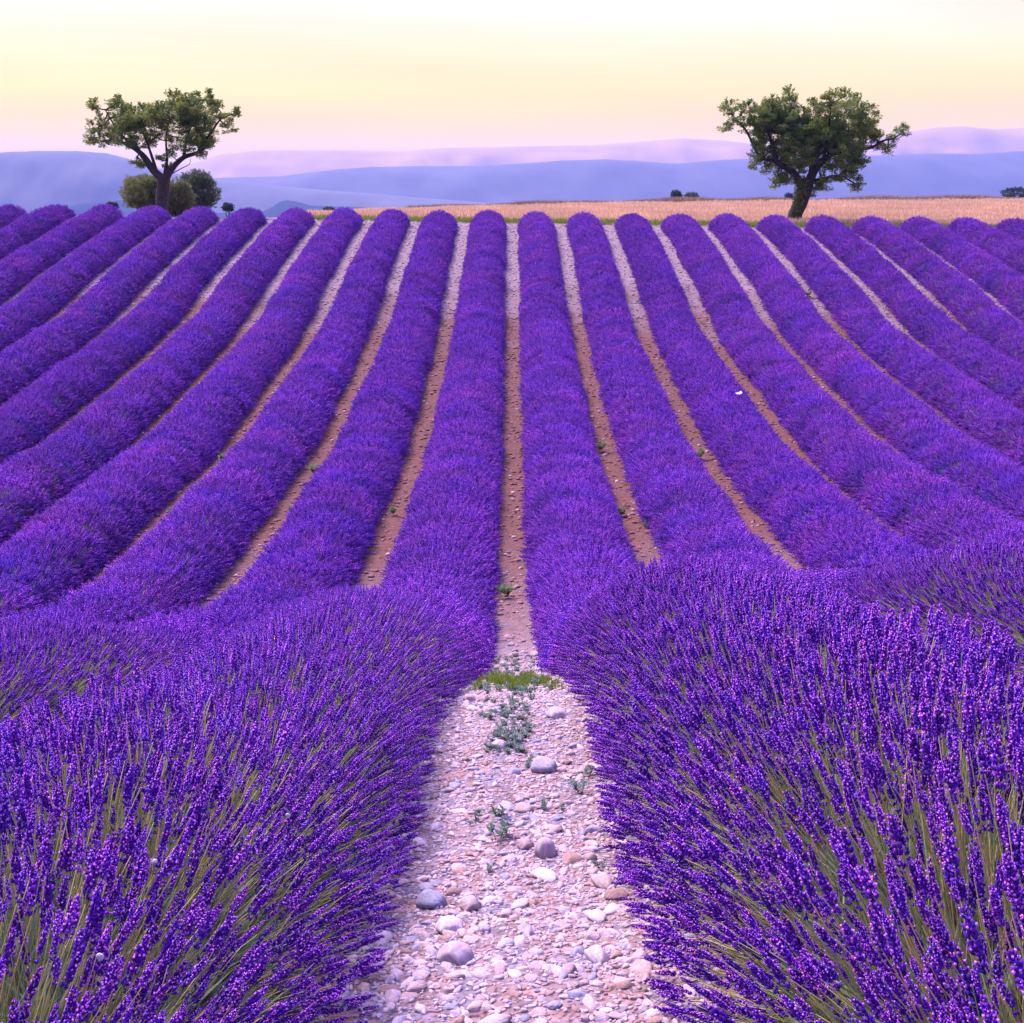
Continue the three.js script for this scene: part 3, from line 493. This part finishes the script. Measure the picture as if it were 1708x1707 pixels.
    tag(mesh('ivy', iv.build(), crownMat, t), 'yellow-green ivy climbing the trunk');
  }
  return t;
}
tree({ sc: 5.693, ox: 120, oy: 130, dist: 53, seed: 5, label: 'leafy almond tree with a forked trunk on the left, in front of round bushes',
  trunk: { pts: [[850, 1300], [852, 1150], [865, 1020], [870, 920]], r0: 60, r1: 62 },
  limbs: [[44, 10, 0.3, [850, 960], [760, 860], [680, 740], [600, 670], [500, 620], [400, 590]], [40, 10, -0.3, [890, 950], [950, 850], [1050, 755], [1180, 705], [1280, 640]], [20, 7, 0.5, [800, 890], [775, 770], [735, 620], [690, 480]], [18, 6, -0.5, [880, 920], [892, 760], [872, 610], [880, 420]],
    [18, 5, 0.3, [1060, 752], [1090, 600], [1150, 420], [1180, 220]], [16, 5, -0.2, [600, 670], [480, 560], [380, 430], [300, 300]], [15, 5, 0.4, [640, 700], [570, 560], [560, 400]], [16, 5, 0.1, [1200, 690], [1320, 520], [1430, 380], [1520, 350]], [6, 2, 0.1, [955, 905], [1040, 860], [1120, 815], [1132, 768]]],
  blobs: [[210, 265, 55, 0.8], [370, 280, 95, 0.8], [450, 220, 40, 0.5], [260, 400, 70, 0.6], [205, 480, 60, 0.5], [215, 580, 65, 0.5], [160, 610, 35, 0.4], [560, 400, 130, 1.2], [480, 460, 90, 0.8], [560, 540, 125, 1.2], [640, 310, 70, 0.8], [700, 480, 100, 0.9], [720, 340, 40, 0.5], [860, 400, 115, 1.2], [910, 280, 80, 0.9], [980, 190, 55, 0.4], [870, 510, 80, 0.9], [1160, 300, 125, 1.2], [1180, 200, 60, 0.7], [1270, 180, 60, 0.5], [1340, 230, 50, 0.5], [1130, 440, 130, 1.2], [1230, 560, 115, 1.2], [1310, 460, 90, 0.8], [1420, 340, 95, 0.9], [1520, 340, 50, 0.6], [1450, 450, 75, 0.7], [1120, 660, 70, 0.7], [1190, 640, 70, 0.8], [960, 640, 65, 0.5], [700, 610, 60, 0.5], [600, 640, 60, 0.6], [1280, 660, 50, 0.5], [340, 610, 70, 0.5], [430, 600, 60, 0.5], [590, 790, 35, 0.4], [655, 845, 25, 0.4], [1240, 745, 25, 0.4], [900, 860, 45, 0.8], [960, 740, 45, 0.5], [460, 330, 80, 0.8], [770, 560, 60, 0.7], [1010, 450, 90, 0.9], [1030, 560, 70, 0.7], [400, 520, 70, 0.7], [320, 500, 60, 0.5], [1060, 230, 60, 0.7], [1350, 300, 60, 0.6], [850, 300, 60, 0.5], [1060, 350, 70, 0.8], [830, 780, 30, 0.4]] });
tree({ sc: 4.27, ox: 1150, oy: 120, dist: 54, seed: 9, label: 'leaning almond tree with a dense crown and ivied trunk at the stubble edge',
  trunk: { pts: [[735, 1130], [755, 1020], [800, 910], [840, 800]], r0: 58, r1: 48 },
  limbs: [[34, 9, 0.3, [815, 830], [720, 700], [620, 640], [590, 540], [550, 420]], [40, 10, -0.3, [835, 820], [900, 690], [1010, 590], [1090, 470], [1120, 340]], [22, 7, 0.4, [850, 800], [865, 650], [840, 480], [730, 260]], [16, 5, 0.2, [620, 640], [500, 600], [400, 420], [290, 300]], [16, 4, 0, [1010, 590], [1150, 560], [1290, 540], [1380, 490], [1460, 470], [1520, 430]], [16, 5, -0.4, [1010, 590], [1180, 430], [1270, 300]], [14, 5, 0.3, [950, 640], [980, 450], [1000, 220]], [14, 5, -0.2, [850, 780], [960, 760], [1080, 740], [1180, 790]]],
  blobs: [[300, 260, 65, 0.7], [395, 270, 50, 0.4], [250, 400, 38, 0.6], [330, 350, 60, 0.5], [400, 390, 65, 0.5], [520, 330, 105, 1.2], [600, 300, 95, 1.2], [570, 210, 40, 0.4], [720, 170, 60, 0.8], [715, 260, 60, 0.8], [580, 450, 125, 1.2], [500, 480, 70, 0.9], [760, 390, 125, 1.2], [690, 370, 100, 1.2], [740, 520, 125, 1.2], [880, 450, 110, 1.2], [950, 310, 85, 1.0], [1000, 210, 65, 0.7], [1100, 170, 50, 0.6], [1190, 200, 48, 0.5], [870, 225, 40, 0.4], [1090, 320, 115, 1.2], [1000, 460, 145, 1.3], [1150, 480, 135, 1.2], [1220, 380, 105, 1.2], [1310, 400, 60, 0.8], [1270, 290, 60, 0.6], [1290, 480, 60, 0.8], [1100, 610, 125, 1.2], [950, 610, 110, 1.2], [1180, 630, 75, 0.9], [470, 560, 60, 0.7], [500, 640, 65, 0.8], [540, 590, 60, 0.7], [640, 735, 60, 0.8], [690, 790, 50, 0.8], [560, 700, 40, 0.5], [620, 810, 30, 0.4], [760, 610, 95, 1.2], [670, 600, 90, 1.2], [790, 700, 50, 1], [950, 790, 75, 1.0], [1040, 730, 80, 1.0], [900, 850, 50, 0.8], [1110, 740, 55, 0.7], [1180, 790, 45, 0.7], [1205, 840, 28, 0.5], [1510, 425, 45, 0.9], [1470, 500, 42, 0.7], [1360, 540, 30, 0.6], [1430, 560, 24, 0.6], [1340, 470, 35, 0.5], [830, 320, 60, 0.6]],
  ivy: [[790, 780, 50], [785, 850, 55], [770, 920, 48], [755, 975, 38]] });

function bush(name, px, py, w, h, dist, label, n, tint, category = 'bush', group) {   // centre pixel, half sizes in pixels
  const rnd = RNG(px * 7 + py), c = at(px, py, dist), s = dist / F, g = new Soup(), foot = V(c.x, ground(c.x, dist), c.z), b = base(name, foot), stem = new Soup(), top = Math.max(c.y - foot.y, h * s * 0.6);
  for (let k = 0; k < 6; k++) { const a = rnd() * 6.28; stem.stick(V(0, -0.05, 0), V(Math.cos(a) * w * s * 0.5, top * (0.7 + 0.4 * rnd()), Math.sin(a) * w * s * 0.5), 0.05, 0.015, [1, 1, 1], [1, 1, 1], 5); }
  for (let k = 0; k < n; k++) {
    const d = V(rnd() * 2 - 1, rnd() * 2 - 1, rnd() * 2 - 1).normalize(), bump = 1 + 0.32 * perlin.noise(d.x * 1.6 + px, d.y * 1.6, d.z * 1.6) + 0.22 * perlin.noise(d.x * 4.5 + px, d.y * 4.5, d.z * 4.5), f = Math.pow(rnd(), 0.3) * bump, o = V(d.x * w * s * f, top + d.y * h * s * f, d.z * w * s * f); if (o.y < 0) o.y = -o.y * 0.3;
    const tone = 0.7 + 0.6 * rnd(), up = V(d.x * 0.7, 0.7 + d.y * 0.4, d.z * 0.7).normalize();
    for (let l = 0; l < 9; l++) { const ld = up.clone().add(V(rnd() - 0.5, rnd() - 0.5, rnd() - 0.5).multiplyScalar(1.1)).normalize(), sd = V(rnd() - 0.5, rnd() - 0.5, rnd() - 0.5).cross(ld).normalize(), q = tone * (0.8 + 0.4 * rnd()); g.quad(o.clone().add(V(rnd() - 0.5, rnd() - 0.5, rnd() - 0.5).multiplyScalar(0.1)), ld, sd, 0.08 + 0.10 * rnd() * rnd(), 0.013 * (dist > 80 ? 2 : 1), tint.map((v) => v * q)); }
  }
  mesh('stem', stem.build(), barkMat, b); mesh('foliage', g.build(), crownMat, b); return tag(b, label, category, group);
}
bush('round_bush', 245, 324, 38, 31, 57, 'wide yellow-green round bush left of and behind the left tree trunk', 2600, [0.13, 0.16, 0.045]);
bush('round_bush', 294, 332, 28, 32, 56, 'olive bush low between the left tree trunk and the darker bush', 2000, [0.12, 0.14, 0.055]);
bush('round_bush', 331, 319, 30, 32, 58, 'darkest and rightmost of the three bushes behind the left tree', 2300, [0.075, 0.11, 0.055]);
bush('distant_bush', 1128, 327, 9, 9, 135, 'left of two small dark bushes on the skyline left of the right tree', 500, [0.04, 0.07, 0.05]);
bush('distant_bush', 1153, 329, 12, 7, 137, 'low wider bush, right of the two small skyline bushes', 500, [0.05, 0.08, 0.05]);
bush('distant_bush', 1696, 322, 24, 9, 140, 'dark low bush cut by the right edge of the picture', 800, [0.04, 0.06, 0.06]);
bush('distant_bush', 380, 347, 9, 6, 90, 'tiny dark bush peeping over the rows right of the round bushes', 300, [0.03, 0.05, 0.06]);
bush('distant_bush', 187, 345, 9, 6, 90, 'tiny dark bush peeping over the rows left of the round bushes', 300, [0.03, 0.05, 0.06]);
bush('distant_bush', 1316, 329, 7, 6, 150, 'small blue-dark bush just left of the ivied trunk', 300, [0.03, 0.05, 0.08]);
bush('distant_bush', 548, 352, 10, 5, 100, 'small dark bush on the skyline near the stubble left end', 300, [0.05, 0.07, 0.06]);

// ---------------------------------------------------------------- small white things in the lavender
{
  // pale snails on the near flower spikes
  const shell = new THREE.MeshStandardMaterial({ name: 'snail_shell', color: col(0.30, 0.28, 0.29), roughness: 0.6 }), turn = [];
  for (let i = 0; i <= 40; i++) { const t = i / 40, a = t * 17, q = 0.0006 + 0.0042 * t * t; turn.push(V(Math.cos(a) * q, 0.004 * (1 - t) , Math.sin(a) * q)); }
  for (const [px, py, label] of [[166, 1595, 'white snail low on the left foreground lavender, nearest the bottom corner'], [258, 1438, 'white snail on the left foreground lavender, middle one of three'], [480, 1360, 'white snail on the left foreground lavender, closest to the path']]) {
    const q = ray(px, py); let p = null;
    for (let t = 1; t < 8; t += 0.01) { const w = V(q.x * t, EYE + q.y * t, q.z * t), d = -w.z, [a, b] = rowSize(-1, d), x0 = rowX(-1, d); if (((w.x - x0) / a) ** 2 + ((w.y - ground(x0, d)) / (b + 0.05)) ** 2 < 1) { p = w; break; } }
    if (!p) continue; const m = mesh('snail', limb(turn, 0.0010, 0.0034), shell); m.position.copy(p); m.rotation.set(1.1, px, 0.2); tag(m, label, 'snail', 'snails on the lavender');
  }
  const white = new THREE.MeshStandardMaterial({ name: 'white_paper', color: col(0.55, 0.5, 0.48), roughness: 0.9, side: THREE.DoubleSide });
  const d = 26, x = 4.72, p = V(x, ground(rowX(2, d), d) + rowSize(2, d)[1] + 0.02, -d);
  const g = sheet(8, 6, (i, j) => V((i / 8 - 0.5) * 0.13, 0.03 + 0.03 * perlin.noise(i * 0.9, j * 0.9, 3) + 0.03 * Math.abs(i / 8 - 0.5), (j / 6 - 0.5) * 0.075));
  const m = mesh('paper_scrap', g, white); m.position.copy(p); m.rotation.set(0.35, 0.4, 0.1); tag(m, 'small white scrap caught on top of the third lavender row right of the path', 'scrap');
}
renderer.render(scene, camera);
